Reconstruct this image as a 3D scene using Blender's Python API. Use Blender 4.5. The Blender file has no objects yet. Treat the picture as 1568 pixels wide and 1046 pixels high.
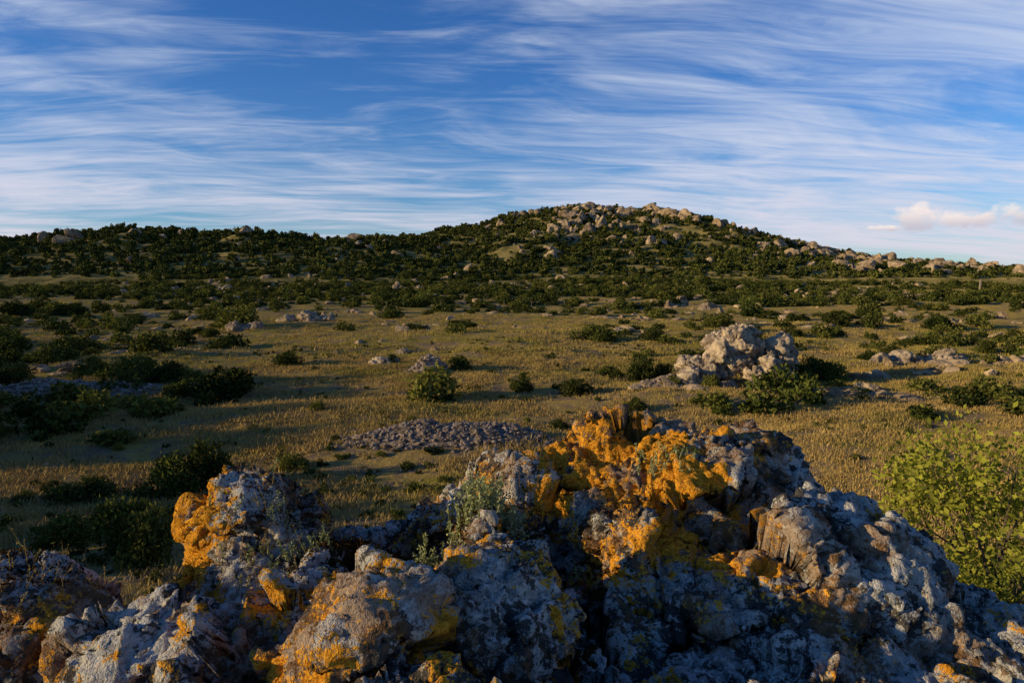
import bpy, bmesh, math, numpy as np
from mathutils import Vector
import time
T0=time.time()
rng=np.random.default_rng(7)
sc=bpy.context.scene
sc.view_settings.view_transform='Standard'; sc.view_settings.look='None'; sc.view_settings.exposure=0
SUN_EL=12.4; SUN_ROT=254.0   # degrees

# ------------------------------------------------------------ noise
def _h(ix,iy,iz,s):
    h=(ix*np.uint32(374761393))^(iy*np.uint32(668265263))^(iz*np.uint32(2246822519))^np.uint32((s*3266489917)&0xffffffff)
    h=(h^(h>>np.uint32(13)))*np.uint32(1274126177)
    h=(h^(h>>np.uint32(15)))*np.uint32(2246822519)
    h=h^(h>>np.uint32(16))
    return (h&np.uint32(0xffffff)).astype(np.float32)/np.float32(16777216.0)
def chunked(f):
    def g(P,*a,**k):
        P=np.asarray(P,dtype=np.float32)
        out=[f(P[i:i+40000],*a,**k) for i in range(0,len(P),40000)]
        if isinstance(out[0],tuple): return tuple(np.concatenate(o) for o in zip(*out))
        return np.concatenate(out)
    return g
@chunked
def vn(P,s=0):
    i=np.floor(P); f=P-i; u=f*f*f*(f*(f*6-15)+10); i=i.astype(np.int32).astype(np.uint32)
    x,y,z=i[:,0],i[:,1],i[:,2]; r=0
    o=np.uint32(1)
    for dx in (0,1):
        wx=u[:,0] if dx else 1-u[:,0]; X=x+o if dx else x
        for dy in (0,1):
            wy=wx*(u[:,1] if dy else 1-u[:,1]); Y=y+o if dy else y
            for dz in (0,1):
                r=r+wy*(u[:,2] if dz else 1-u[:,2])*_h(X,Y,z+o if dz else z,s)
    return r
def fbm(P,octv=4,s=0,gain=.5):
    P=np.asarray(P,dtype=np.float32); a=1;t=0;r=0
    for k in range(octv):
        r=r+a*vn(P*(2.03**k)+k*7.3,s+k); t+=a; a*=gain
    return r/t
def ridged(P,octv=4,s=0):
    a=1;t=0;r=0
    for k in range(octv):
        r=r+a*(1-np.abs(2*vn(P*(2.07**k)+k*5.1,s+k)-1)); t+=a; a*=.55
    return r/t
@chunked
def worley(P,s=0):
    """F1, F2, cell id, and a random tilted-plane value inside each cell (facets)"""
    i=np.floor(P); ii=i.astype(np.int32)
    f1=np.full(len(P),9,np.float32); f2=f1.copy(); cid=np.zeros(len(P),np.float32); off=np.zeros((len(P),3),np.float32)
    for dx in (-1,0,1):
        for dy in (-1,0,1):
            for dz in (-1,0,1):
                c=ii+np.array([dx,dy,dz],np.int32); u=c.astype(np.uint32)
                hx=_h(u[:,0],u[:,1],u[:,2],s); hy=_h(u[:,0],u[:,1],u[:,2],s+11); hz=_h(u[:,0],u[:,1],u[:,2],s+23)
                v=np.stack([c[:,0]+hx-P[:,0],c[:,1]+hy-P[:,1],c[:,2]+hz-P[:,2]],1).astype(np.float32)
                d=np.sqrt((v*v).sum(1)); m=d<f1
                f2=np.where(m,f1,np.minimum(f2,d)); cid=np.where(m,hx,cid); f1=np.where(m,d,f1); off[m]=v[m]
    n=np.stack([np.sin(cid*917),np.sin(cid*571+1),np.sin(cid*337+2)],1); n/=np.linalg.norm(n,axis=1)[:,None]+1e-6
    return f1,f2,cid,(off*n).sum(1)
def ss(a,b,x):
    t=np.clip((x-a)/(b-a),0,1); return t*t*(3-2*t)
def P2(x,y,k): return np.stack([x*k,y*k,np.zeros_like(x)+.37],1)

# ------------------------------------------------------------ mesh helpers
def mesh_np(name,V,F,mats=(),smooth=False,attrs=None,matidx=None):
    me=bpy.data.meshes.new(name)
    V=np.ascontiguousarray(V,np.float32); F=np.ascontiguousarray(F,np.int32); n,k=F.shape
    me.vertices.add(len(V)); me.vertices.foreach_set('co',V.ravel())
    me.loops.add(n*k); me.loops.foreach_set('vertex_index',F.ravel())
    me.polygons.add(n); me.polygons.foreach_set('loop_start',np.arange(0,n*k,k,dtype=np.int32))
    try: me.polygons.foreach_set('loop_total',np.full(n,k,np.int32))
    except Exception: pass
    me.polygons.foreach_set('use_smooth',np.full(n,smooth,bool))
    for m in mats: me.materials.append(m)
    if matidx is not None: me.polygons.foreach_set('material_index',np.asarray(matidx,np.int32))
    setattrs(me,attrs)
    me.update(calc_edges=True)
    return me
def setattrs(me,attrs):
    if attrs:
        for a,v in attrs.items():
            at=me.attributes.new(a,'FLOAT','POINT'); at.data.foreach_set('value',np.ascontiguousarray(v,np.float32))
def link(name,me,loc=(0,0,0),rot=(0,0,0),scale=(1,1,1),parent=None):
    o=bpy.data.objects.new(name,me); o.location=loc; o.rotation_euler=rot; o.scale=scale
    sc.collection.objects.link(o)
    if parent: o.parent=parent
    return o
_ico={}
def ico(sub):
    if sub not in _ico:
        bm=bmesh.new(); bmesh.ops.create_icosphere(bm,subdivisions=sub,radius=1)
        V=np.array([v.co[:] for v in bm.verts],np.float32); F=np.array([[v.index for v in f.verts] for f in bm.faces],np.int32)
        bm.free(); _ico[sub]=(V,F)
    return _ico[sub][0].copy(),_ico[sub][1]
def rockshape(sub,seed,cuts=9,rough=.18,cmin=.55,cmax=.85):
    V,F=ico(sub); r=np.random.default_rng(seed)
    for k in range(cuts):
        n=r.normal(size=3); n/=np.linalg.norm(n); d=r.uniform(cmin,cmax)
        t=V@n-d; t=np.maximum(t,0); V=V-np.outer(t,n)*.95
    V=V*(1+rough*(fbm(V*1.6+seed*3.7,4,seed)[:,None]-.5)*2)
    return V.astype(np.float32),F
def rotz(V,a):
    c,s=math.cos(a),math.sin(a); M=np.array([[c,-s,0],[s,c,0],[0,0,1]]); return V@M.T
def merge(parts):
    Vs=[];Fs=[];n=0
    for V,F in parts: Vs.append(V);Fs.append(F+n);n+=len(V)
    return np.concatenate(Vs),np.concatenate(Fs)

# ------------------------------------------------------------ node helpers
class NT:
    def __init__(s,nt): s.nt=nt; s.nt.nodes.clear()
    def n(s,t,**k):
        nd=s.nt.nodes.new(t)
        ins=k.pop('ins',{})
        for a,v in k.items(): setattr(nd,a,v)
        for a,v in ins.items(): s.set(nd.inputs[a],v)
        return nd
    def set(s,i,v):
        if isinstance(v,bpy.types.NodeSocket): s.nt.links.new(v,i)
        else:
            if i.type in('RGBA',) and hasattr(v,'__len__') and len(v)==3: v=(*v,1)
            i.default_value=v
    def m(s,op,a,b=None,c=None,clamp=False):
        nd=s.nt.nodes.new('ShaderNodeMath'); nd.operation=op; nd.use_clamp=clamp
        s.set(nd.inputs[0],a)
        if b is not None: s.set(nd.inputs[1],b)
        if c is not None: s.set(nd.inputs[2],c)
        return nd.outputs[0]
    def vm(s,op,a,b=None,out=0):
        nd=s.nt.nodes.new('ShaderNodeVectorMath'); nd.operation=op
        s.set(nd.inputs[0],a)
        if b is not None: s.set(nd.inputs[1],b)
        return nd.outputs[out]
    def mix(s,f,a,b,blend='MIX'):
        nd=s.nt.nodes.new('ShaderNodeMix'); nd.data_type='RGBA'; nd.blend_type=blend; nd.clamp_factor=True
        s.set(nd.inputs[0],f); s.set(nd.inputs[6],a); s.set(nd.inputs[7],b); return nd.outputs[2]
    def noise(s,vec,scale,detail=3,rough=.55,dist=0,out=0):
        nd=s.nt.nodes.new('ShaderNodeTexNoise'); s.set(nd.inputs['Vector'],vec)
        nd.inputs['Scale'].default_value=scale; nd.inputs['Detail'].default_value=detail
        nd.inputs['Roughness'].default_value=rough; nd.inputs['Distortion'].default_value=dist
        return nd.outputs[out]
    def rng(s,v,a,b,c=0,d=1,smooth=True):
        nd=s.nt.nodes.new('ShaderNodeMapRange'); nd.clamp=True
        if smooth: nd.interpolation_type='SMOOTHSTEP'
        s.set(nd.inputs[0],v)
        for i,x in zip((1,2,3,4),(a,b,c,d)): s.set(nd.inputs[i],x)
        return nd.outputs[0]
    def attr(s,name): 
        nd=s.nt.nodes.new('ShaderNodeAttribute'); nd.attribute_name=name; return nd.outputs['Fac']
    def sep(s,v):
        nd=s.nt.nodes.new('ShaderNodeSeparateXYZ'); s.set(nd.inputs[0],v); return nd.outputs
    def comb(s,x,y,z):
        nd=s.nt.nodes.new('ShaderNodeCombineXYZ')
        for i,v in enumerate((x,y,z)): s.set(nd.inputs[i],v)
        return nd.outputs[0]
    def bump(s,h,strength=.5,dist=.02):
        nd=s.nt.nodes.new('ShaderNodeBump'); nd.inputs['Strength'].default_value=strength; nd.inputs['Distance'].default_value=dist
        s.set(nd.inputs['Height'],h); return nd.outputs[0]
def newmat(name):
    m=bpy.data.materials.new(name); m.use_nodes=True; return m,NT(m.node_tree)
def finish(t,col,rough=.9,normal=None):
    b=t.n('ShaderNodeBsdfDiffuse'); t.set(b.inputs['Color'],col); b.inputs['Roughness'].default_value=rough*.5
    if normal is not None: t.set(b.inputs['Normal'],normal)
    o=t.n('ShaderNodeOutputMaterial'); t.nt.links.new(b.outputs[0],o.inputs[0])

# ---- foreground limestone with lichens (large masks are stored on the mesh, fine grain is procedural)
def mat_lichen_rock():
    m,t=newmat('lichened_limestone')
    pos=t.n('ShaderNodeNewGeometry').outputs['Position']
    cav=t.attr('cav'); org=t.attr('orange'); moss=t.attr('moss'); tone=t.attr('tone'); blkA=t.attr('black'); och=t.attr('ochre')
    nd=t.n('ShaderNodeTexNoise'); t.set(nd.inputs['Vector'],pos); nd.inputs['Scale'].default_value=26; nd.inputs['Detail'].default_value=4; nd.inputs['Roughness'].default_value=.72
    n2=nd.outputs[0]; nc=t.sep(nd.outputs[1]); nb=nc[1]; nr=nc[2]
    n3=t.noise(pos,95,3,.7)
    mixn=t.m('ADD',t.m('MULTIPLY',n2,.6),t.m('MULTIPLY',n3,.4))
    col=t.mix(t.rng(t.m('ADD',mixn,t.m('MULTIPLY',tone,.35)),.50,.76),(.19,.175,.16),(.60,.55,.48))
    col=t.mix(t.rng(nb,.53,.62,0,.8),col,(.72,.68,.62))
    blk=t.rng(t.m('ADD',nr,t.m('MULTIPLY',blkA,.19)),.55,.63)
    col=t.mix(t.m('MULTIPLY',blk,.9),col,(.040,.033,.028))
    oc=t.rng(t.m('ADD',och,t.m('MULTIPLY',t.m('SUBTRACT',nb,.5),.8)),.50,.68)
    col=t.mix(t.m('MULTIPLY',oc,.65),col,(.27,.13,.045))
    of=t.rng(t.m('ADD',org,t.m('MULTIPLY',t.m('SUBTRACT',mixn,.5),2.4)),.46,.53)
    col=t.mix(of,col,t.mix(t.rng(n3,.35,.65),(.50,.17,.012),(.86,.42,.045)))
    mf=t.rng(t.m('ADD',moss,t.m('MULTIPLY',t.m('SUBTRACT',n2,.5),1.2)),.42,.57)
    col=t.mix(mf,col,t.mix(n3,(.024,.015,.006),(.13,.065,.02)))
    col=t.mix(t.rng(cav,.45,1.0,0,.92),col,(.025,.020,.016))  # shade of cracks and pits painted into the colour
    h=t.m('ADD',t.m('MULTIPLY',n3,.45),n2)
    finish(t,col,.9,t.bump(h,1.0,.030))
    return m
def mat_rock(name,scale=1.0,warm=(.42,.34,.27),dark=(.16,.13,.11),bump=.1):
    m,t=newmat(name)
    pos=t.n('ShaderNodeNewGeometry').outputs['Position']
    oi=t.n('ShaderNodeObjectInfo').outputs['Random']
    n1=t.noise(pos,1.3*scale,6,.68); n2=t.noise(t.vm('ADD',pos,(4,4,4)),4*scale,3,.7)
    col=t.mix(t.rng(n1,.38,.60),dark,warm)
    col=t.mix(t.rng(n2,.52,.64,0,.7),col,(.08,.065,.055))
    col=t.mix(t.m('MULTIPLY',oi,.6),col,t.vm('MULTIPLY',col,(.45,.42,.40)))
    finish(t,col,.92,t.bump(t.m('ADD',n2,t.m('MULTIPLY',n1,2)),.8,bump))
    return m
def mat_leaf(name,dark,light,trans=.25,scale=1.2):
    m,t=newmat(name)
    g=t.n('ShaderNodeNewGeometry'); pos=g.outputs['Position']; isl=g.outputs['Random Per Island']
    oi=t.n('ShaderNodeObjectInfo').outputs['Random']
    f=t.m('ADD',t.m('MULTIPLY',isl,.6),t.m('MULTIPLY',t.noise(pos,scale,1),.5)); f=t.m('ADD',f,t.m('MULTIPLY',t.m('SUBTRACT',oi,.5),.6))
    col=t.mix(t.rng(f,.2,.95,0,1,False),dark,light)
    d=t.n('ShaderNodeBsdfDiffuse',ins={'Color':col}); o=t.n('ShaderNodeOutputMaterial')
    if trans>0:
        tr=t.n('ShaderNodeBsdfTranslucent',ins={'Color':t.vm('MULTIPLY',col,(1.1,1.2,.6))})
        mx=t.n('ShaderNodeMixShader',ins={0:trans}); t.nt.links.new(d.outputs[0],mx.inputs[1]); t.nt.links.new(tr.outputs[0],mx.inputs[2])
        t.nt.links.new(mx.outputs[0],o.inputs[0])
    else: t.nt.links.new(d.outputs[0],o.inputs[0])
    return m
def mat_flat(name,a,b,scale=8,rough=.9):
    m,t=newmat(name); pos=t.n('ShaderNodeNewGeometry').outputs['Position']
    n=t.noise(pos,scale,4,.65); finish(t,t.mix(t.rng(n,.35,.65),a,b),rough,t.bump(n,.6,.02)); return m
def zone_colour(t,pos,det=4):
    s=t.sep(pos)
    st=t.vm('MULTIPLY',pos,(.35,1.0,1.0))
    n2=t.noise(st,.28,det,.62,.3); n3=t.noise(pos,2.2,3,.7)
    green=t.mix(n3,(.22,.18,.030),(.45,.34,.066))
    gold=t.mix(n3,(.31,.20,.055),(.57,.38,.125))
    nearg=t.rng(s[1],28,50,.16,0)
    f=t.rng(t.m('ADD',n2,nearg),.40,.64)
    return t.mix(f,green,gold),n2,n3,s
def mat_ground():
    m,t=newmat('dry_grassland_soil'); pos=t.n('ShaderNodeNewGeometry').outputs['Position']
    col,n2,n3,s=zone_colour(t,pos)
    n4=t.noise(pos,.8,6,.72,.3)
    soil=t.rng(n4,.47,.58,0,.92)
    col=t.mix(soil,t.vm('MULTIPLY',col,(.85,.85,.85)),t.mix(n3,(.11,.07,.04),(.34,.24,.15)))
    fine=t.noise(pos,16,3,.7)
    col=t.mix(t.rng(fine,.58,.66,0,.6),col,(.40,.34,.26)); col=t.mix(t.rng(fine,.44,.34,0,.7),col,(.05,.042,.018))
    far=t.rng(s[1],150,240)
    col=t.mix(t.m('MULTIPLY',far,.75),col,t.mix(t.rng(t.noise(pos,.12,5,.7),.4,.6),(.08,.08,.025),(.32,.24,.085)))
    h=t.m('ADD',n4,t.m('MULTIPLY',fine,.25))
    finish(t,col,.95,t.bump(h,.9,.25)); return m
def mat_grass():
    m,t=newmat('dry_grass_blades'); g=t.n('ShaderNodeNewGeometry'); pos=g.outputs['Position']
    col,n2,n3,s=zone_colour(t,pos,2)
    col=t.mix(t.m('MULTIPLY',g.outputs['Random Per Island'],.5),col,(.42,.30,.13))
    finish(t,col,.5); return m

M_LR=mat_lichen_rock()
M_ROCK=mat_rock('weathered_limestone',1.0,(.62,.48,.33),(.27,.20,.15))
M_HROCK=mat_rock('hill_limestone',.35,(.57,.41,.25),(.27,.19,.12),.3)
M_STONE=mat_rock('field_stone',3.0,(.46,.35,.27),(.17,.13,.105),.03)
M_JUN=mat_leaf('evergreen_foliage',(.016,.025,.008),(.10,.11,.024),0)
M_OAK=mat_leaf('scrub_foliage',(.028,.038,.012),(.18,.17,.038),.15)
M_BOX=mat_leaf('fresh_green_foliage',(.06,.075,.014),(.36,.34,.05),.3,3)
M_HILL=mat_leaf('hillside_foliage',(.022,.032,.010),(.145,.145,.034),0,.05)
M_WOOD=mat_flat('twig_bark',(.06,.045,.03),(.14,.11,.08),30)
M_POST=mat_flat('weathered_post_wood',(.16,.12,.09),(.30,.24,.18),12)
M_GROUND=mat_ground(); M_GRASS=mat_grass()
M_MOSS=mat_leaf('rock_moss',(.03,.015,.006),(.19,.085,.02),0,20)
M_SEDUM=mat_leaf('stonecrop_leaves',(.15,.17,.09),(.46,.46,.22),.2,20)
M_STRAW=mat_leaf('dry_stalks',(.16,.10,.04),(.46,.32,.13),.3,10)

# ------------------------------------------------------------ terrain
AX=np.array([-900,-600,-430,-330,-247,-200,-169,-137,-105,-77,-58,-27,0,60],float)
AZ=np.array([4,8,13,17,20,25.5,27,25,23.5,22,19.5,12,4,0],float)
BX=np.array([-400,-250,-117,-55,-22,-2,27,48,68,89,109,130,150,171,192,212,233,253,274,320,420,900],float)
BZ=np.array([10,18,26,31,36,43,47,48.5,47,46,43.5,35.5,29,23,19.5,16,14,12,10,6,3,2],float)
def Hn(x,y):
    x=np.asarray(x,np.float32).ravel(); y=np.asarray(y,np.float32).ravel()
    r=np.hypot(x,y)
    base=(fbm(P2(x*.5,y*1.3,1/22),3,3)-.5)*1.9*ss(8,30,r)+(fbm(P2(x*.8,y*1.7,1/8.),3,6)-.5)*1.15*ss(9,20,r)+(fbm(P2(x,y,1/3.),3,5)-.5)*.26
    rise=5.0*ss(95,300,y)
    nA=(fbm(P2(x,y,1/40),4,9)-.5); nB=(fbm(P2(x,y,1/22),4,13)-.5)
    fA=np.where(y<330,ss(205,335,y),1-.6*ss(335,600,y)); 
    fB=np.where(y<430,ss(235,440,y),1-.95*ss(430,700,y))
    zA=np.maximum(np.interp(x,AX,AZ)-5,0)*fA; zB=np.maximum(np.interp(x,BX,BZ)-5,0)*fB
    hill=np.log(np.exp(zA/3)+np.exp(zB/3)-1+1e-6)*3
    rough=(nA*6+nB*8)*ss(2,18,hill)*np.where(y<430,1-.6*ss(385,430,y),1)
    far=-3*ss(700,4000,r)
    return base+rise+hill+rough+far
def H(x,y): return float(Hn([x],[y])[0])
aa=np.concatenate([np.linspace(-62,62,760),np.linspace(62,298,130)[1:-1]])
rr=np.concatenate([[0.5],np.geomspace(3,260,330),np.geomspace(263,520,190),np.geomspace(530,9000,60)])
A,R=np.meshgrid(np.radians(aa),rr)
gx=(R*np.sin(A)).ravel(); gy=(R*np.cos(A)).ravel()
gz=Hn(gx,gy)
na=len(aa); nr=len(rr)
i,j=np.meshgrid(np.arange(nr-1),np.arange(na),indexing='ij'); j2=(j+1)%na
F=np.stack([i*na+j,i*na+j2,(i+1)*na+j2,(i+1)*na+j],-1).reshape(-1,4)[:,::-1]
link('ground_terrain',mesh_np('ground_terrain',np.stack([gx,gy,gz],1),F,[M_GROUND],True))
print('terrain',time.time()-T0)

# ------------------------------------------------------------ foliage protos
def leaves(C,N,size,r,asp=.55,droop=.8):
    n=len(C); d=r.normal(size=(n,3))*droop+N; d/=np.linalg.norm(d,axis=1)[:,None]+1e-6
    q=r.normal(size=(n,3)); s=np.cross(d,q); s/=np.linalg.norm(s,axis=1)[:,None]+1e-6
    L=size*r.uniform(.6,1.3,n)[:,None]
    V=np.stack([C-d*L*.5,C+s*L*asp*.5,C+d*L*.5,C-s*L*asp*.5],1).reshape(-1,3)
    return V,np.arange(4*n).reshape(n,4)
def shrub_mesh(name,seed,nleaf,size,mat,lobes=12,spread=.62,flat=.75,h=1.0,trunk=True,asp=.55,tw=1.0):
    r=np.random.default_rng(seed)
    ctr=[];rad=[]
    for k in range(lobes):
        a=r.uniform(0,2*math.pi); q=math.sqrt(r.uniform(0,1))*spread
        z=r.uniform(.12,.98)*h*(1-.45*q/spread)
        ctr.append((q*math.cos(a),q*math.sin(a),z)); rad.append(r.uniform(.16,.38))
    ctr=np.array(ctr);rad=np.array(rad)
    w=rad**2; w/=w.sum()
    k=r.choice(lobes,nleaf,p=w)
    d=r.normal(size=(nleaf,3)); d/=np.linalg.norm(d,axis=1)[:,None]
    rr_=rad[k]*r.uniform(.35,1.0,nleaf)**.45*(1+.5*(fbm(d*2.6+k[:,None]*3.1,3,seed)-.5)*2)
    spr=r.random(nleaf)<.18
    rr_=np.where(spr,rr_*r.uniform(1.0,1.5,nleaf),rr_)
    C=ctr[k]+d*rr_[:,None]*np.array([1,1,flat+.2])
    C[:,2]=np.abs(C[:,2])
    V,F=leaves(C,d*.9+np.array([0,0,.35]),size,r,asp)
    idx=np.zeros(len(F),int)
    if trunk:
        tv=[];tf=[];n=len(V)
        for q in range(lobes):
            p0=np.array([r.normal()*.05,r.normal()*.05,-.1]); p1=ctr[q]; ax=p1-p0
            u=np.cross(ax,[1,.3,.2]);u/=np.linalg.norm(u);v=np.cross(ax,u);v/=np.linalg.norm(v)
            mid=(p0+p1)/2+r.normal(size=3)*.07
            b0=n+len(tv)
            for (p,w_) in ((p0,.05),(mid,.032),(p1,.012)):
                tv+=[p+w_*tw*(math.cos(b)*u+math.sin(b)*v) for b in np.arange(5)*2*math.pi/5]
            for s_ in range(2):
                for e in range(5):
                    e2=(e+1)%5; tf.append([b0+s_*5+e,b0+s_*5+e2,b0+s_*5+5+e2,b0+s_*5+5+e])
        V=np.concatenate([V,np.array(tv)]);F=np.concatenate([F,np.array(tf)]);idx=np.concatenate([idx,np.ones(len(tf),int)])
    return mesh_np(name,V,F,[mat,M_WOOD],False,matidx=idx)

# ------------------------------------------------------------ geometry-nodes instancer
def make_coll(name,meshes):
    c=bpy.data.collections.new(name)
    for k,me in enumerate(meshes):
        o=bpy.data.objects.new(name+'_part',me); c.objects.link(o)
    return c
def instancer(name,pts,rot,scl,idx,coll):
    me=bpy.data.meshes.new(name); n=len(pts); me.vertices.add(n); me.vertices.foreach_set('co',np.ascontiguousarray(pts,np.float32).ravel())
    a=me.attributes.new('rot','FLOAT_VECTOR','POINT'); a.data.foreach_set('vector',np.ascontiguousarray(rot,np.float32).ravel())
    a=me.attributes.new('scl','FLOAT_VECTOR','POINT'); a.data.foreach_set('vector',np.ascontiguousarray(scl,np.float32).ravel())
    a=me.attributes.new('idx','INT','POINT'); a.data.foreach_set('value',np.ascontiguousarray(idx,np.int32))
    o=link(name,me)
    ng=bpy.data.node_groups.new(name,'GeometryNodeTree')
    ng.interface.new_socket('Geometry',in_out='INPUT',socket_type='NodeSocketGeometry'); ng.interface.new_socket('Geometry',in_out='OUTPUT',socket_type='NodeSocketGeometry')
    N=ng.nodes; L=ng.links
    gi=N.new('NodeGroupInput'); go=N.new('NodeGroupOutput'); ip=N.new('GeometryNodeInstanceOnPoints'); ci=N.new('GeometryNodeCollectionInfo')
    ci.inputs['Collection'].default_value=coll; ci.inputs['Separate Children'].default_value=True; ci.inputs['Reset Children'].default_value=True
    ip.inputs['Pick Instance'].default_value=True
    def at(nm,ty):
        q=N.new('GeometryNodeInputNamedAttribute'); q.data_type=ty; q.inputs['Name'].default_value=nm; return q.outputs['Attribute']
    L.new(gi.outputs[0],ip.inputs['Points']); L.new(ci.outputs[0],ip.inputs['Instance'])
    L.new(at('idx','INT'),ip.inputs['Instance Index']); L.new(at('rot','FLOAT_VECTOR'),ip.inputs['Rotation']); L.new(at('scl','FLOAT_VECTOR'),ip.inputs['Scale'])
    L.new(ip.outputs[0],go.inputs[0])
    md=o.modifiers.new('instances','NODES'); md.node_group=ng
    return o
def fan(n,r0,r1,a0,a1):
    r=np.sqrt(rng.uniform(r0**2,r1**2,n))
    a=np.radians(rng.uniform(a0,a1,n)); return r*np.sin(a),r*np.cos(a)

# grass
def tuft(name,seed,nb,w,h):
    r=np.random.default_rng(seed)
    x=r.normal(size=nb)*w; y=r.normal(size=nb)*w; a=r.uniform(0,6.28,nb); L=h*r.uniform(.35,1.2,nb); lean=r.uniform(.05,.8,nb); wd=r.uniform(.006,.014,nb)
    dx=np.cos(a);dy=np.sin(a); px=-dy*wd; py=dx*wd; z0=np.zeros(nb)-.03
    b1=np.stack([x-px,y-py,z0],1);b2=np.stack([x+px,y+py,z0],1)
    mx=x+dx*lean*L*.35;my=y+dy*lean*L*.35;mz=L*.6
    m1=np.stack([mx-px*.7,my-py*.7,mz],1);m2=np.stack([mx+px*.7,my+py*.7,mz],1)
    tp=np.stack([x+dx*lean*L,y+dy*lean*L,L],1); tq=tp+np.stack([px*.2,py*.2,z0*0],1)
    V=np.stack([b1,b2,m2,m1,tq,tp],1).reshape(-1,3); o=np.arange(nb)[:,None]*6
    F=np.concatenate([o+[0,1,2,3],o+[3,2,4,5]]); return mesh_np(name,V,F,[M_GRASS])
gc=make_coll('grass_tufts',[tuft('tuft',s,60,.24,.18) for s in range(4)])
def grass_obj(name,n,r0,r1,smin,smax,thr):
    x,y=fan(n,r0,r1,-46,46)
    d=fbm(P2(x,y*1.7,.35),4,31)+.22*(rng.random(n)-.5); k=d>thr; x=x[k];y=y[k]; n=len(x)
    z=Hn(x,y); s=rng.uniform(smin,smax,n)
    instancer(name,np.stack([x,y,z],1),np.stack([rng.normal(size=n)*.08,rng.normal(size=n)*.08,rng.uniform(0,6.28,n)],1),np.stack([s*1.3,s*1.3,s*.85],1),rng.integers(0,4,n),gc)
grass_obj('meadow_grass',24000,9,50,.4,1.05,.485)
grass_obj('distant_meadow_grass',9000,48,100,.9,1.5,.50)
print('grass',time.time()-T0)

# ------------------------------------------------------------ shrubs
hi=[shrub_mesh('juniper_foliage',100+s,4200,.095,M_JUN,lobes=18) for s in range(3)]+[shrub_mesh('oak_foliage',200+s,3600,.10,M_OAK,lobes=17) for s in range(3)]
SH=[ # x,y,width,height,kind
(-33,48.5,3.7,1.6,0),(-26.8,43.5,3.0,1.3,1),(-20.7,38,3.6,1.7,1),(-18.9,37.5,2.0,1.3,1),(-15.1,34.8,3.9,1.8,0),(-17.3,34.9,1.8,1.1,0),(-15.1,46,2.4,1.0,0),
(-33.7,84,6.4,2.8,1),(-43,97,4.6,2.3,1),(-34,63,2.4,1.2,0),(-31,63,1.8,.9,0),(-50.7,90,5,1.8,0),(-70,97,5.5,2.3,0),(-65,100,6,2,0),
(-5.7,76,4.3,1.1,0),(7.2,60,4.6,1.5,0),(12.4,60,2.9,1.2,1),(6,42,2,.8,0),(-3.6,42.8,2.2,1.0,1),(-4.6,42.2,1.2,.8,0),(.5,35.7,1.4,1.1,1),(3.2,34.8,2.0,.9,1),
(7.7,40,2.2,1.6,1),(9.0,41,1.6,1.2,1),(23.9,79,4.5,1.9,1),(29.7,72,2.8,1.4,1),(17.8,39,2.3,1.5,0),(16.4,37.4,1.3,1.0,1),(5.7,31,1.6,.7,1),(2,27.8,1.0,.5,1),
(24.8,46.7,1.8,.9,0),(41.4,66,4.4,1.9,1),(20,114,5.5,1.3,0),(25.7,114,4.4,1.1,0),(-10.3,19.8,2.2,1.4,0),(-9.4,20.6,1.5,1.6,1),(-8.1,14.3,1.7,1.3,1),(-8.9,15.2,1.4,1.5,0),
(-10.6,16.3,2.0,.8,1),(-12.5,19.5,2.2,.7,1),(-6.5,16.2,1.2,.6,1),(-44,56,4,1.8,0),(-38,58,3,1.6,0),(-46,62,4,2,0),(-50,66,5,2,1),(10.6,36,1.2,.9,1),(8.6,36.6,1.5,.8,1),
(-28,37,2.6,1.1,0),(-30,41,2.2,1.2,1),(44,60,3,1.6,1),(36,52,2.2,1.0,1),(28,50,1.6,.9,1),(-9.8,70,3.0,1.0,0),(-8.2,46.3,1.6,.7,0),(-25,58,3,1.2,0),(11,80,3.5,1.3,1),(-18,100,5,1.6,0),
(-12,13.2,1.6,.9,1),(-7.4,22.5,1.2,.6,1),(14,50,1.4,.7,1),(16.5,56,2.4,1.1,0),(21,60,2.6,1.3,1),(33,70,3,1.5,0),(38,80,4,1.7,1),(48,76,4.5,2,0)]
for (x,y,w,h,k) in SH:
    me=hi[rng.integers(0,3)+3*k]; h*=1.15
    link('juniper_shrub' if k==0 else 'scrub_oak_shrub',me,(x,y,H(x,y)-.08),(0,0,rng.uniform(0,6.28)),(w/1.75,w/1.75,h/1.15))
# trees standing to the left, outside the photograph, whose long shadows cross the plain
for (x,y,w,h) in [(-27,21,4,5.4),(-24,16,3,4.0),(-36,27,5,7.5),(-27,9,4.0,5.4),(-40,31,6,8.5),(-30,13,4,6),(-21,10,3,3.6),(-48,36,6,8.5),(-46,22,6,8),(-18,6,3.5,4.6),(-33,19,4,6),(-15.5,8.5,2.6,3.3),
  (-19,3,3.5,4.8),(-22,6.5,4,5.6),(-24,12,4,5.6),(-19,11.5,3,4.2),(-27,5,4.5,6.5),(-26,1,4,6),(-16,4.5,3,3.8),(-30,22.5,4.5,6),(-33,24,4,6),(-37,22,5,7.5)]:
    link('oak_tree',hi[3+rng.integers(0,3)],(x,y,H(x,y)-.1),(0,0,rng.uniform(0,6.28)),(w/1.75,w/1.75,h/1.15))

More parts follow.
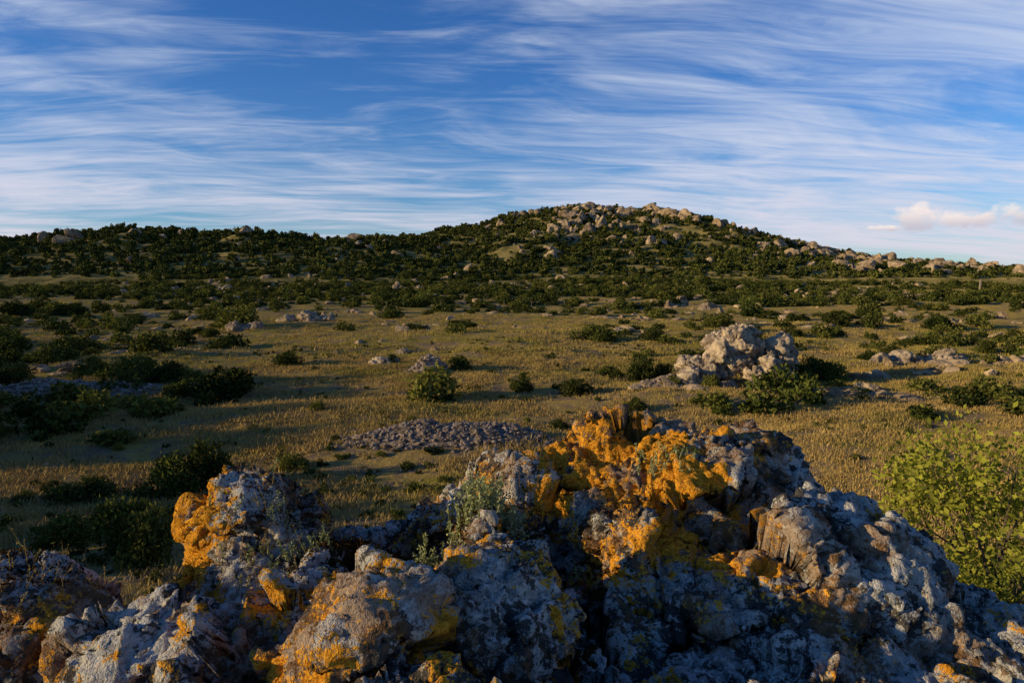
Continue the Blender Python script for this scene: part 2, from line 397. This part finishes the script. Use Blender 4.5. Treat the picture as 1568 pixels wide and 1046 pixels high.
low=[shrub_mesh('hill_shrub',300+s,380,.27,M_HILL,lobes=8,trunk=False,h=1.15,asp=.7) for s in range(6)]
mid=[shrub_mesh('plain_shrub',400+s,700,.19,M_JUN if s<2 else M_OAK,lobes=10,trunk=False) for s in range(5)]
cl=make_coll('hill_shrubs',low); cm=make_coll('plain_shrubs',mid)
def scat(name,coll,nk,x,y,smin,smax,zs=1.0,sink=.1,tilt=.05,expo=1.5):
    n=len(x); z=Hn(x,y); s=smin+(smax-smin)*rng.random(n)**expo
    instancer(name,np.stack([x,y,z-sink*s],1),np.stack([rng.normal(size=n)*tilt,rng.normal(size=n)*tilt,rng.uniform(0,6.28,n)],1),
      np.stack([s*rng.uniform(.8,1.25,n),s*rng.uniform(.8,1.25,n),s*zs*rng.uniform(.75,1.2,n)],1),rng.integers(0,nk,n),coll)
# hill woods
x,y=fan(32000,200,470,-48,42); z=Hn(x,y); n1=fbm(P2(x,y,1/18.),4,41)
onB=np.exp(-((x-75)/75)**2)*ss(300,380,y)
dens=ss(5.0,7.5,z)*(1-.25*onB)*np.where(n1>.42+.03*onB,1,.35); k=rng.random(len(x))<dens*.62
scat('hill_scrub_wood',cl,6,x[k],y[k],.8,2.8,1.05)
x=rng.uniform(-330,300,1500); y=np.where(x<-45,330,430)+rng.normal(size=1500)*9; z=Hn(x,y)
k=rng.random(1500)<np.where((x>10)&(x<140),.6,.95)*np.where(x>150,.6,1); scat('ridge_tree_line',cl,6,x[k],y[k],1.4,3.0,1.25,.05)
x=rng.uniform(250,620,700); y=rng.uniform(470,640,700); scat('distant_tree_line',cl,6,x,y,3,5,1.1,.05)
x=rng.uniform(215,430,620); y=rng.uniform(335,410,620); scat('distant_tree_line',cl,6,x,y,1.5,2.9,1.1,.05)
# belt between plain and hills
x,y=fan(15000,100,262,-48,48); n1=fbm(P2(x*.6,y*1.7,1/16.),4,51)
k=(rng.random(len(x))<(ss(.40,.58,n1)*ss(90,190,y)*.62+.03)); scat('belt_scrub',cm,5,x[k],y[k],.6,2.6,.95)
# scattered on plain
x,y=fan(3400,30,125,-48,48); n1=fbm(P2(x,y*1.5,1/12.),3,61)
lr=np.where(x<-.40*y,.42,0)+np.where(x>.36*y,.30,0)
k=rng.random(len(x))<(ss(.50,.66,n1)*.22+lr*ss(.42,.58,n1)); k&=~((x>-.40*y)&(x<.15*y)&(rng.random(len(x))<.8)); scat('plain_scrub',cm,5,x[k],y[k],.35,1.7,.95)
x,y=fan(1100,12,60,-46,46); scat('low_weeds',cm,5,x,y,.07,.28,1.1)
x,y=fan(420,9,26,-50,-4); scat('near_weeds',cm,5,x,y,.05,.32,1.0)
print('shrubs',time.time()-T0)

# ------------------------------------------------------------ boulders
bl=[]
for s in range(7):
    V,F_=rockshape(3,500+s,14,.16,.45,.8); V=V*np.array([1,.85,.9]); bl.append(mesh_np('boulder',V,F_,[M_HROCK],False))
cb=make_coll('boulders',bl)
x,y=fan(20000,235,470,-48,42); z=Hn(x,y); n1=fbm(P2(x,y,1/14.),4,71)
onB=np.exp(-((x-78)/60)**2)*ss(290,360,y); right=ss(100,160,x)*ss(6,12,z)*.8
dens=(.045*ss(8,14,z)+.45*onB+.45*right)*ss(.42,.58,n1); k=rng.random(len(x))<dens
scat('hill_boulders',cb,7,x[k],y[k],1.0,5.6,1.25,.05,.5,2.4)
x=rng.uniform(20,150,140); y=425+rng.normal(size=140)*6; scat('summit_boulders',cb,7,x,y,1.0,4.0,1.0,.15,.5,1.8)
x,y=fan(9000,95,262,-48,48); n1=fbm(P2(x*.5,y*1.8,1/15.),4,81)
k=rng.random(len(x))<ss(.48,.66,n1)*.55*ss(90,160,y)+.010; scat('belt_boulders',cb,7,x[k],y[k],.3,2.5,.8,.2,.5,2.2)
x,y=fan(2500,40,130,-48,48); n1=fbm(P2(x*.5,y*1.8,1/11.),4,91)
k=rng.random(len(x))<ss(.52,.68,n1)*(.26+.6*ss(.2,.5,x/y)); scat('plain_stones',cb,7,x[k],y[k],.14,1.1,.75,.3,.5,2.2)
x,y=fan(2300,9,50,-46,46); scat('scattered_stones',cb,7,x,y,.03,.13,.8,.2,.5,2)
X_=[];Y_=[]
for (cx,cy,n_) in [(-30,58,22),(-12,90,26),(5,102,26),(20,95,30),(35,85,34),(30,112,30),(-25,112,26),(45,72,30),(33,44,24),(26,42.5,22),(21,41,16),(-30,45,16),(17,33.5,14),(-38,80,24),(12,70,10),(-2,84,12),(55,95,34),(-45,70,20),(8,36,16)]:
    X_.append(cx+rng.normal(size=n_)*cy*.035); Y_.append(cy+rng.normal(size=n_)*cy*.018)
X_=np.concatenate(X_);Y_=np.concatenate(Y_); scat('low_rock_slabs',cb,7,X_,Y_,.15,1.35,.5,.1,.25,1.8)

def stone_pile(x0,y0,L,W,h,n,ang=0,size=.16,seed=0):
    r=np.random.default_rng(seed); parts=[]
    q=r.random(n)**.6*1.15; a=r.uniform(0,6.28,n); q=q*(.8+.5*fbm(np.stack([np.cos(a),np.sin(a),a*0],1)*1.5,2,seed+9)); px=q*np.cos(a)*L/2; py=q*np.sin(a)*W/2
    hh=h*np.clip(1-q**2,0,1)**.8*(.5+1.0*fbm(np.stack([px,py,px*0],1)*.9,3,seed))
    c,s=math.cos(ang),math.sin(ang); wx=x0+px*c-py*s; wy=y0+px*s+py*c; wz=Hn(wx,wy)+hh
    st=[rockshape(1,seed*20+k,7,.2,.5,.8) for k in range(8)]
    for k in range(n):
        V,F_=st[k%8]; sz=size*(.3+1.1*r.random()**2)
        V=rotz(V*np.array([1.2,.85,.6])*sz,r.uniform(0,6.28)); t=r.normal()*.5
        M=np.array([[1,0,0],[0,math.cos(t),-math.sin(t)],[0,math.sin(t),math.cos(t)]]); parts.append((V@M.T+np.array([wx[k],wy[k],wz[k]+sz*.1]),F_))
    G=28; u,v=np.meshgrid(np.linspace(-1,1,G),np.linspace(-1,1,G)); u=u.ravel();v=v.ravel(); q=np.clip(np.hypot(u,v),0,1)
    px=u*L/2;py=v*W/2; hh=h*(1-q**2)**.8*(.5+1.0*fbm(np.stack([px,py,px*0],1)*.9,3,seed))
    wx=x0+px*c-py*s; wy=y0+px*s+py*c; wz=Hn(wx,wy)+hh-.03-.1*(q>.9)
    ii,jj=np.meshgrid(np.arange(G-1),np.arange(G-1),indexing='ij'); b=(ii*G+jj).ravel()
    FF=np.concatenate([np.stack([b,b+1,b+G+1],1),np.stack([b,b+G+1,b+G],1)])
    parts.append((np.stack([wx,wy,wz],1),FF))
    V,F_=merge(parts); link('stone_pile',mesh_np('stone_pile',V,F_,[M_STONE]))
stone_pile(-2.3,25.2,7.4,2.6,.55,1700,.05,.115,1)
stone_pile(-23,35.5,8.5,2.2,.5,800,.1,.15,2)
stone_pile(-5.2,42,2.4,1.6,.8,220,0,.17,3)
stone_pile(9,37.5,5,2.5,.5,350,.2,.16,8)
stone_pile(14.5,34.8,6,1.6,.15,160,.0,.13,9)
print('stones',time.time()-T0)

# ------------------------------------------------------------ voxel-fused rock masses
def fuse(blobs,voxel,sub=4,cuts=9,rough=.16):
    parts=[]
    for k,(x,y,z,a,b,c,rz) in enumerate(blobs):
        V,F_=rockshape(sub,900+k*7,cuts,rough,.6,.88); V=rotz(V*np.array([a,b,c])*1.1,rz)+np.array([x,y,z]); parts.append((V,F_))
    V,F_=merge(parts); me=mesh_np('tmp',V,F_); o=link('tmp',me)
    md=o.modifiers.new('r','REMESH'); md.mode='VOXEL'; md.voxel_size=voxel
    dg=bpy.context.evaluated_depsgraph_get(); ev=o.evaluated_get(dg); m2=bpy.data.meshes.new_from_object(ev)
    bpy.data.objects.remove(o); return m2
def getPN(me):
    n=len(me.vertices); P=np.empty(n*3,np.float32); me.vertices.foreach_get('co',P)
    N=np.empty(n*3,np.float32); me.vertex_normals.foreach_get('vector',N); return P.reshape(-1,3),N.reshape(-1,3)
def setP(me,P): me.vertices.foreach_set('co',np.ascontiguousarray(P,np.float32).ravel()); me.update()
def erode(me,k,amp):
    P,N=getPN(me)
    w=np.stack([fbm(P*k*1.3,2,1),fbm(P*k*1.3+9,2,2),fbm(P*k*1.3+17,2,3)],1)-.5
    d=(fbm(P*k*.9,3,4)-.5)*.5
    f1,f2,cid,fc=worley((P+w*.6/k)*k*np.array([1.0,1.0,1.4],np.float32),5)
    crack=(1-ss(0,.07,f2-f1))*ss(.35,.6,vn(P*k*1.7,44))
    d=d+fc*.72+(cid-.5)*.18-crack*.16
    P=P+N*(d*amp)[:,None]; setP(me,P); P,N=getPN(me)
    w2=np.stack([vn(P*k*5,1),vn(P*k*5+9,2),vn(P*k*5+17,3)],1)-.5
    g1,g2,_,gf=worley((P+w2*.12/k)*k*3.3,8); rd=ridged(P*k*2.6,4,21); ck2=(1-ss(0,.08,g2-g1))*ss(.4,.6,vn(P*k*4,45))
    d2=gf*.22+(rd-.55)*.19-ck2*.05
    P=P+N*(d2*amp)[:,None]; setP(me,P); P,N=getPN(me)
    e=(ridged(P*k*10,3,31)-.55); q1,_,_,qf=worley(P*k*10.5,12)
    pit=(1-ss(.10,.42,q1))*ss(.42,.58,vn(P*k*3,46))
    d3=e*.10-pit*.07+qf*.06
    P=P+N*(d3*amp)[:,None]; setP(me,P)
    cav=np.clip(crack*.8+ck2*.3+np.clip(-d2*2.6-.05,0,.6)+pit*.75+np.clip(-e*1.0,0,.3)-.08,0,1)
    return P,cav
FG=[(.52,3.55,5.12,.18,.17,.18,.3),(.72,3.5,4.80,.52,.42,.40,.2),(1.2,3.42,4.70,.55,.5,.40,0),(1.62,3.15,4.50,.45,.55,.42,.4),(1.95,2.75,4.28,.38,.55,.40,.2),
(.62,3.05,4.56,.36,.36,.40,.5),(1.05,2.9,4.46,.55,.55,.45,.1),(1.3,2.3,4.24,.65,.6,.45,.3),(.75,2.2,4.32,.45,.5,.40,0),(1.9,2.1,4.0,.5,.6,.45,.2),
(.12,3.5,4.86,.34,.22,.24,.1),(.33,3.52,4.98,.22,.2,.2,.6),(-.18,3.45,4.62,.35,.2,.24,0),(-.02,2.35,4.68,.33,.28,.28,.4),(-.45,2.2,4.64,.36,.28,.28,.8),(-.88,2.3,4.60,.34,.28,.27,.2),(-1.25,2.35,4.58,.3,.26,.26,.9),
(-.25,1.8,4.50,.5,.34,.30,.1),(.3,1.8,4.40,.45,.4,.34,.7),(-.9,1.75,4.43,.5,.34,.30,.4),(.75,1.55,4.22,.5,.4,.35,.2),(-1.45,1.8,4.38,.45,.4,.32,.2),
(-1.28,3.22,4.84,.19,.2,.24,.5),(-1.08,3.22,4.84,.18,.19,.20,.1),(-1.17,3.2,4.52,.30,.3,.32,.2),(-.5,3.05,4.30,1.0,.5,.40,0),(-.62,3.45,4.60,.42,.16,.20,.1),(-.08,3.08,4.66,.26,.18,.24,.1),
(-1.7,2.5,4.46,.34,.34,.30,.3),(-2.1,2.55,4.36,.4,.42,.36,.3),(-2.5,2.3,4.12,.45,.45,.38,.1),(-1.95,1.9,4.32,.4,.4,.3,.7),(0,2.5,4.0,2.2,1.0,.5,0),(0,1.3,3.95,2.2,.9,.5,0),(-3.0,.75,4.2,.75,.7,1.15,.3),(-2.5,.2,4.4,.6,.6,1.0,.8)]  # ends with unseen boulder blobs at far left, added to shade the near ledges
fg=fuse(FG,.011,4,12,.12)
P,cav=erode(fg,1.9,.25)
_,N=getPN(fg)
print('fg verts',len(P),time.time()-T0)
def gs(c,r): return np.exp(-(((P-np.array(c,np.float32))/np.array(r,np.float32))**2).sum(1))
g=1.4*gs((-1.40,3.1,4.85),(.30,.35,.4))+1.2*gs((.56,3.4,5.2),(.42,.4,.35))+1.1*gs((.72,3.0,4.95),(.36,.4,.3))+.85*gs((-.65,2.15,4.85),(.28,.5,.3))+.7*gs((.15,3.4,5.0),(.3,.25,.3))+.8*gs((-.25,3.2,4.8),(.2,.2,.2))
g+=.7*gs((-.0,2.2,4.9),(.3,.25,.2))+.3*gs((-1.7,2.5,4.7),(.25,.3,.25))+.3*gs((-1.1,1.95,4.7),(.3,.3,.25))
g=np.clip(g,0,1.15)+np.clip(-N[:,0],0,1)*.30-np.clip(N[:,0],0,1)*.12
on=(fbm(P*5.5,5,77,.62)-.5)
org=np.clip(.14+g*.44+on*1.9,0,1)
och=np.clip(fbm(P*4+3,4,78,.6)*1.0+.10*np.clip(g,0,1)-.02,0,1)
tone=fbm(P*2.2+5,4,79,.6); blk=np.clip((fbm(P*6+8,4,80,.65)-.42)*4,0,1)
moss=np.clip(1.25*gs((-.45,3.0,4.7),(.75,.36,.25))+1.0*gs((-1.9,2.1,4.5),(.6,.5,.3))+.5*gs((.25,2.5,4.6),(.3,.3,.3))+.6*gs((.2,2.85,4.75),(.3,.25,.25))+.9*gs((-2.1,2.6,4.6),(.45,.35,.25))+.4*cav-.2+(fbm(P*4,3,81)-.5)*.8,0,1)*ss(.0,.6,N[:,2])
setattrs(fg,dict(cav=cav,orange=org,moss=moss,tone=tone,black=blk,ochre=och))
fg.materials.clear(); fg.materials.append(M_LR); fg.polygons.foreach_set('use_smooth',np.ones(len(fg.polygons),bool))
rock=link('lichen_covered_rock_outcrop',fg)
bs=fuse([(0,1.2,1.9,2.6,2.6,2.5,0),(.6,-.5,2.2,2.2,2.4,2.4,.4),(-1.2,1.0,1.2,2.5,2.6,2.2,.8),(1.6,1.6,1.4,2.2,2.2,2.4,.2)],.06)
Pb,cb_=erode(bs,1.0,.5)
setattrs(bs,dict(cav=cb_,orange=cb_*0+.2,moss=cb_*.5,tone=cb_*0+.5,black=cb_*0+.4,ochre=fbm(Pb*2,3,5)))
bs.materials.clear(); bs.materials.append(M_LR); bs.polygons.foreach_set('use_smooth',np.ones(len(bs.polygons),bool))
link('rock_base',bs,parent=rock)

def outcrop(blobs,voxel,k,amp,name='limestone_outcrop'):
    blobs=[(x,y,H(x,y)+z,a,b,c,r) for (x,y,z,a,b,c,r) in blobs]
    me=fuse(blobs,voxel,3,13,.1); erode(me,k,amp); me.materials.clear(); me.materials.append(M_ROCK)
    me.polygons.foreach_set('use_smooth',np.ones(len(me.polygons),bool)); link(name,me)
outcrop([(10.9,38,.9,1.5,1.1,1.0,0),(12.3,38,1.6,1.6,1.2,1.4,.3),(10.0,37.5,.3,1.2,1.0,.8,0),(13.3,38.4,1.8,.9,.9,1.3,.3),(15.0,38.3,1.7,.8,.9,1.4,.2),(14.0,36.8,.6,.6,.6,1.4,.5),(14.8,37.2,.8,.6,.6,1.1,.1),(13.2,36.9,.2,.5,.5,.9,0),(11.8,36.5,.0,.5,.5,.5,.3)],.06,.8,.75)
outcrop([(27,46,.2,1.8,.8,.8,0),(29.5,46.3,.2,1.6,.8,.9,.2),(32.5,46,.1,1.5,.8,.7,0),(35,45.5,0,1.2,.7,.8,.3),(24.6,45.6,0,.7,.5,.5,.3)],.09,.7,.7)
outcrop([(-27,90,.3,1.6,1.2,1.1,0),(-24.6,91,.2,1.4,1.2,.9,0),(-30,91,.1,1.2,1,.9,.5)],.12,.5,.8)
outcrop([(-30,75,.1,1.6,1.0,.9,.2),(-28.4,75.4,.0,.9,.8,.6,0)],.09,.6,.6)
outcrop([(-10.6,70,.0,1.3,.8,.9,.2),(-9,70.4,.0,.9,.8,.6,0)],.09,.6,.6)
outcrop([(-8.6,46,.0,.9,.6,.5,.2)],.06,.7,.6)
print('rocks',time.time()-T0)

# ------------------------------------------------------------ plants on the rock
bpy.context.view_layer.update()
def drop(x,y,z0=5.9):
    ok,loc,nn,_=rock.ray_cast(Vector((x,y,z0)),Vector((0,0,-1)))
    return (np.array(loc),np.array(nn)) if ok else (None,None)
def ray_cloud(cx,cy,rx,ry,n,seed,nz=.2):
    r=np.random.default_rng(seed); out=[]
    for _ in range(n):
        l,nn=drop(cx+r.normal()*rx,cy+r.normal()*ry)
        if l is not None and nn[2]>nz: out.append(l)
    return np.array(out)
def stems(name,pts,h,mat,seed,leafy=14,lsize=.014,lean=.25,w=.0018):
    if len(pts)==0: return
    r=np.random.default_rng(seed); parts=[]
    for p in pts:
        L=h*r.uniform(.5,1.15); d=np.array([r.normal()*lean,r.normal()*lean,1]); d/=np.linalg.norm(d); q=p+d*L
        s=np.array([1,0,0])*w; s2=np.array([0,1,0])*w
        V=np.array([p-s,p+s,q+s*.4,q-s*.4,p-s2,p+s2,q+s2*.4,q-s2*.4]); parts.append((V,np.array([[0,1,2,3],[4,5,6,7]])))
        if leafy:
            tt=r.uniform(.1,1.0,leafy)[:,None]; C=p+d*L*tt+r.normal(size=(leafy,3))*lsize*.35
            N_=r.normal(size=(leafy,3))*.7+np.array([0,0,.8]); parts.append(leaves(C,N_,lsize,r,.45,.3))
    V,F_=merge(parts); link(name,mesh_np(name,V,F_,[mat]))
stems('stonecrop_plant',ray_cloud(-.09,3.0,.11,.05,90,1),.17,M_SEDUM,1,34,.019,.14,.003)
stems('stonecrop_plant',ray_cloud(.10,2.88,.08,.05,60,2),.13,M_SEDUM,2,26,.018,.2,.003)
stems('stonecrop_plant',ray_cloud(-.35,2.9,.09,.05,50,12),.10,M_SEDUM,12,22,.016,.25)
stems('stonecrop_plant',ray_cloud(-1.02,2.92,.12,.06,70,3),.09,M_SEDUM,3,20,.014,.4)
stems('stonecrop_plant',ray_cloud(.72,3.2,.07,.05,40,4),.06,M_SEDUM,4,18,.012,.3)
stems('dry_stalks_tuft',ray_cloud(-.15,3.3,.25,.1,50,5),.22,M_STRAW,5,9,.012,.22,.002)
stems('dry_stalks_tuft',ray_cloud(-1.9,2.5,.25,.22,80,6),.13,M_STRAW,6,8,.012,.4,.0016)
stems('dry_stalks_tuft',ray_cloud(-1.1,2.9,.15,.1,40,7),.14,M_STRAW,7,6,.010,.3,.0016)
r=np.random.default_rng(77); C=[]
for (cx,cy,rx,ry,n) in [(-.5,3.05,.42,.2,4200),(-.1,3.0,.2,.12,1500),(-2.1,2.6,.3,.2,2200),(.2,2.95,.15,.15,1100)]:
    p=ray_cloud(cx,cy,rx,ry,n,int(n)+3,.25)
    if len(p):
        k=fbm(p*9,2,5)>.45; C.append(p[k])
C=np.concatenate(C); C=np.repeat(C,6,0)+r.normal(size=(len(C)*6,3))*.012
V,F_=leaves(C,np.array([0,0,1.0]),.014,r,.5,.8); link('rock_moss_cushions',mesh_np('moss',V,F_,[M_MOSS]))

def big_bush(name,x,y,ztop,rad,seed,nl,mat):
    me=shrub_mesh('bush_foliage',seed,nl,.052,mat,lobes=24,spread=.85,h=1.5,tw=.3)
    link(name,me,(x,y,ztop-rad*1.75),(0,0,.4),(rad,rad,rad))
big_bush('boxwood_bush',4.45,5.9,5.2,1.25,71,8500,M_BOX)
big_bush('boxwood_bush',3.8,5.1,4.2,.8,72,5000,M_BOX)
big_bush('boxwood_bush',4.9,6.6,3.6,1.7,73,8000,M_BOX)

def post(x,y,h,r_,name):
    n=9; V=[];F_=[]
    for k,(z,s) in enumerate(((-.3,1.05),(h*.5,1.0),(h*.97,.92),(h,.6))):
        for e in range(n):
            a=e*2*math.pi/n; V.append((x+math.cos(a)*r_*s+.03*z,y+math.sin(a)*r_*s,H(x,y)+z))
    for k in range(3):
        for e in range(n): F_.append([k*n+e,k*n+(e+1)%n,(k+1)*n+(e+1)%n,(k+1)*n+e])
    me=bpy.data.meshes.new(name); me.from_pydata(V,[],F_+[[3*n+e for e in range(n)]]); me.materials.append(M_POST); link(name,me)
post(123,180,3.8,.3,'wooden_post')
for k in range(9): post(-24+k*5.5+rng.normal()*.6,125+k*.8,1.2,.05,'fence_post')

# ------------------------------------------------------------ light, sky
el=math.radians(SUN_EL); ro=math.radians(SUN_ROT)
s=Vector((math.sin(ro)*math.cos(el),math.cos(ro)*math.cos(el),math.sin(el)))
ld=bpy.data.lights.new('sun','SUN'); ld.energy=5.0; ld.angle=math.radians(.5); ld.color=(1,.79,.42)
lo=bpy.data.objects.new('sun',ld); lo.rotation_euler=s.to_track_quat('Z','Y').to_euler(); sc.collection.objects.link(lo)
w=bpy.data.worlds.new('World'); sc.world=w; w.use_nodes=True; t=NT(w.node_tree)
sky=t.n('ShaderNodeTexSky'); sky.sky_type='NISHITA'; sky.sun_disc=False; sky.sun_elevation=el; sky.sun_rotation=ro; sky.altitude=800; sky.air_density=1.0; sky.dust_density=.6; sky.ozone_density=2.0
g=t.n('ShaderNodeTexCoord').outputs['Generated']; d=t.vm('NORMALIZE',g); X,Y,Z=t.sep(d)
zc=t.m('MAXIMUM',Z,0.0); inv=t.m('DIVIDE',1.0,t.m('ADD',zc,.10))
u=t.m('MULTIPLY',X,inv); v=t.m('MULTIPLY',Y,inv)
base=t.comb(u,v,0)
wv=t.vm('MULTIPLY',t.noise(base,.55,2,.5,0,1),(1.8,2.2,0))
def streak(ang,sx,sy,detail,rough,dist,off):
    ca,sa=math.cos(ang),math.sin(ang)
    a=t.m('ADD',t.m('MULTIPLY',u,ca*sx),t.m('MULTIPLY',v,sa*sx)); b=t.m('ADD',t.m('MULTIPLY',u,-sa*sy),t.m('MULTIPLY',v,ca*sy))
    return t.noise(t.vm('ADD',t.comb(a,b,off),wv),1.0,detail,rough,dist)
c1=streak(.38,.5,1.4,4,.6,.5,0); c2=streak(.10,1.3,5.5,5,.66,.8,4); c3=t.noise(t.vm('ADD',base,(3,1,7)),.42,2,.5)
cov=t.m('ADD',t.m('MULTIPLY',c1,.50),t.m('MULTIPLY',c2,.34)); cov=t.m('ADD',cov,t.m('MULTIPLY',c3,.28))
cov=t.m('ADD',cov,t.rng(X,-.1,.5,0,.06)); cov=t.m('ADD',cov,t.rng(X,-.25,-.6,0,.04)); cov=t.m('ADD',cov,t.rng(Z,.0,.26,.07,0))
cov=t.m('ADD',cov,t.rng(Z,.42,.62,0,-.16)); cov=t.m('ADD',cov,t.rng(Y,.2,-.3,0,-.10))
cf=t.rng(cov,.48,.80,0,.88)
ccol=t.mix(t.rng(Z,.0,.3),(7.4,6.9,7.9),(6.9,7.6,8.8))
skyc=t.mix(t.rng(Z,.0,.35),t.vm('MULTIPLY',sky.outputs[0],(.64,1.0,1.42)),t.vm('MULTIPLY',sky.outputs[0],(.38,.84,1.52)))
col=t.mix(cf,skyc,ccol)
# small cumulus low above the right-hand horizon
fx=t.m('DIVIDE',X,t.m('MAXIMUM',Y,.05)); cn=t.m('MULTIPLY',t.m('SUBTRACT',t.noise(d,45,3,.6),.5),2.6)
for (bx,by,bz,rx,rz) in ((.505,.86,.075,.038,.021),(.550,.84,.070,.06,.014),(.60,.80,.074,.08,.017),(.475,.88,.062,.03,.005)):
    dx=t.m('DIVIDE',t.m('SUBTRACT',fx,bx/by),rx); dz=t.m('DIVIDE',t.m('SUBTRACT',Z,bz),rz)
    q=t.m('SUBTRACT',1.0,t.m('ADD',t.m('MULTIPLY',dx,dx),t.m('MULTIPLY',dz,dz)))
    q=t.m('MULTIPLY',t.rng(t.m('ADD',q,cn),.05,1.1,0,.85),t.rng(Y,0,.1))
    col=t.mix(q,col,t.mix(t.rng(dz,-.8,.6),(5.6,5.1,5.9),(10.5,8.9,7.9)))
bg=t.n('ShaderNodeBackground'); t.set(bg.inputs[0],col); bg.inputs[1].default_value=.10
o=t.n('ShaderNodeOutputWorld'); t.nt.links.new(bg.outputs[0],o.inputs[0])

# ------------------------------------------------------------ camera
cd=bpy.data.cameras.new('camera'); cd.lens=24; cd.sensor_width=36; cd.clip_end=30000; cd.clip_start=.05
co=bpy.data.objects.new('camera',cd); co.location=(0,0,6.0); co.rotation_euler=(math.radians(90-5.36),0,0); sc.collection.objects.link(co); sc.camera=co
print('done',time.time()-T0)
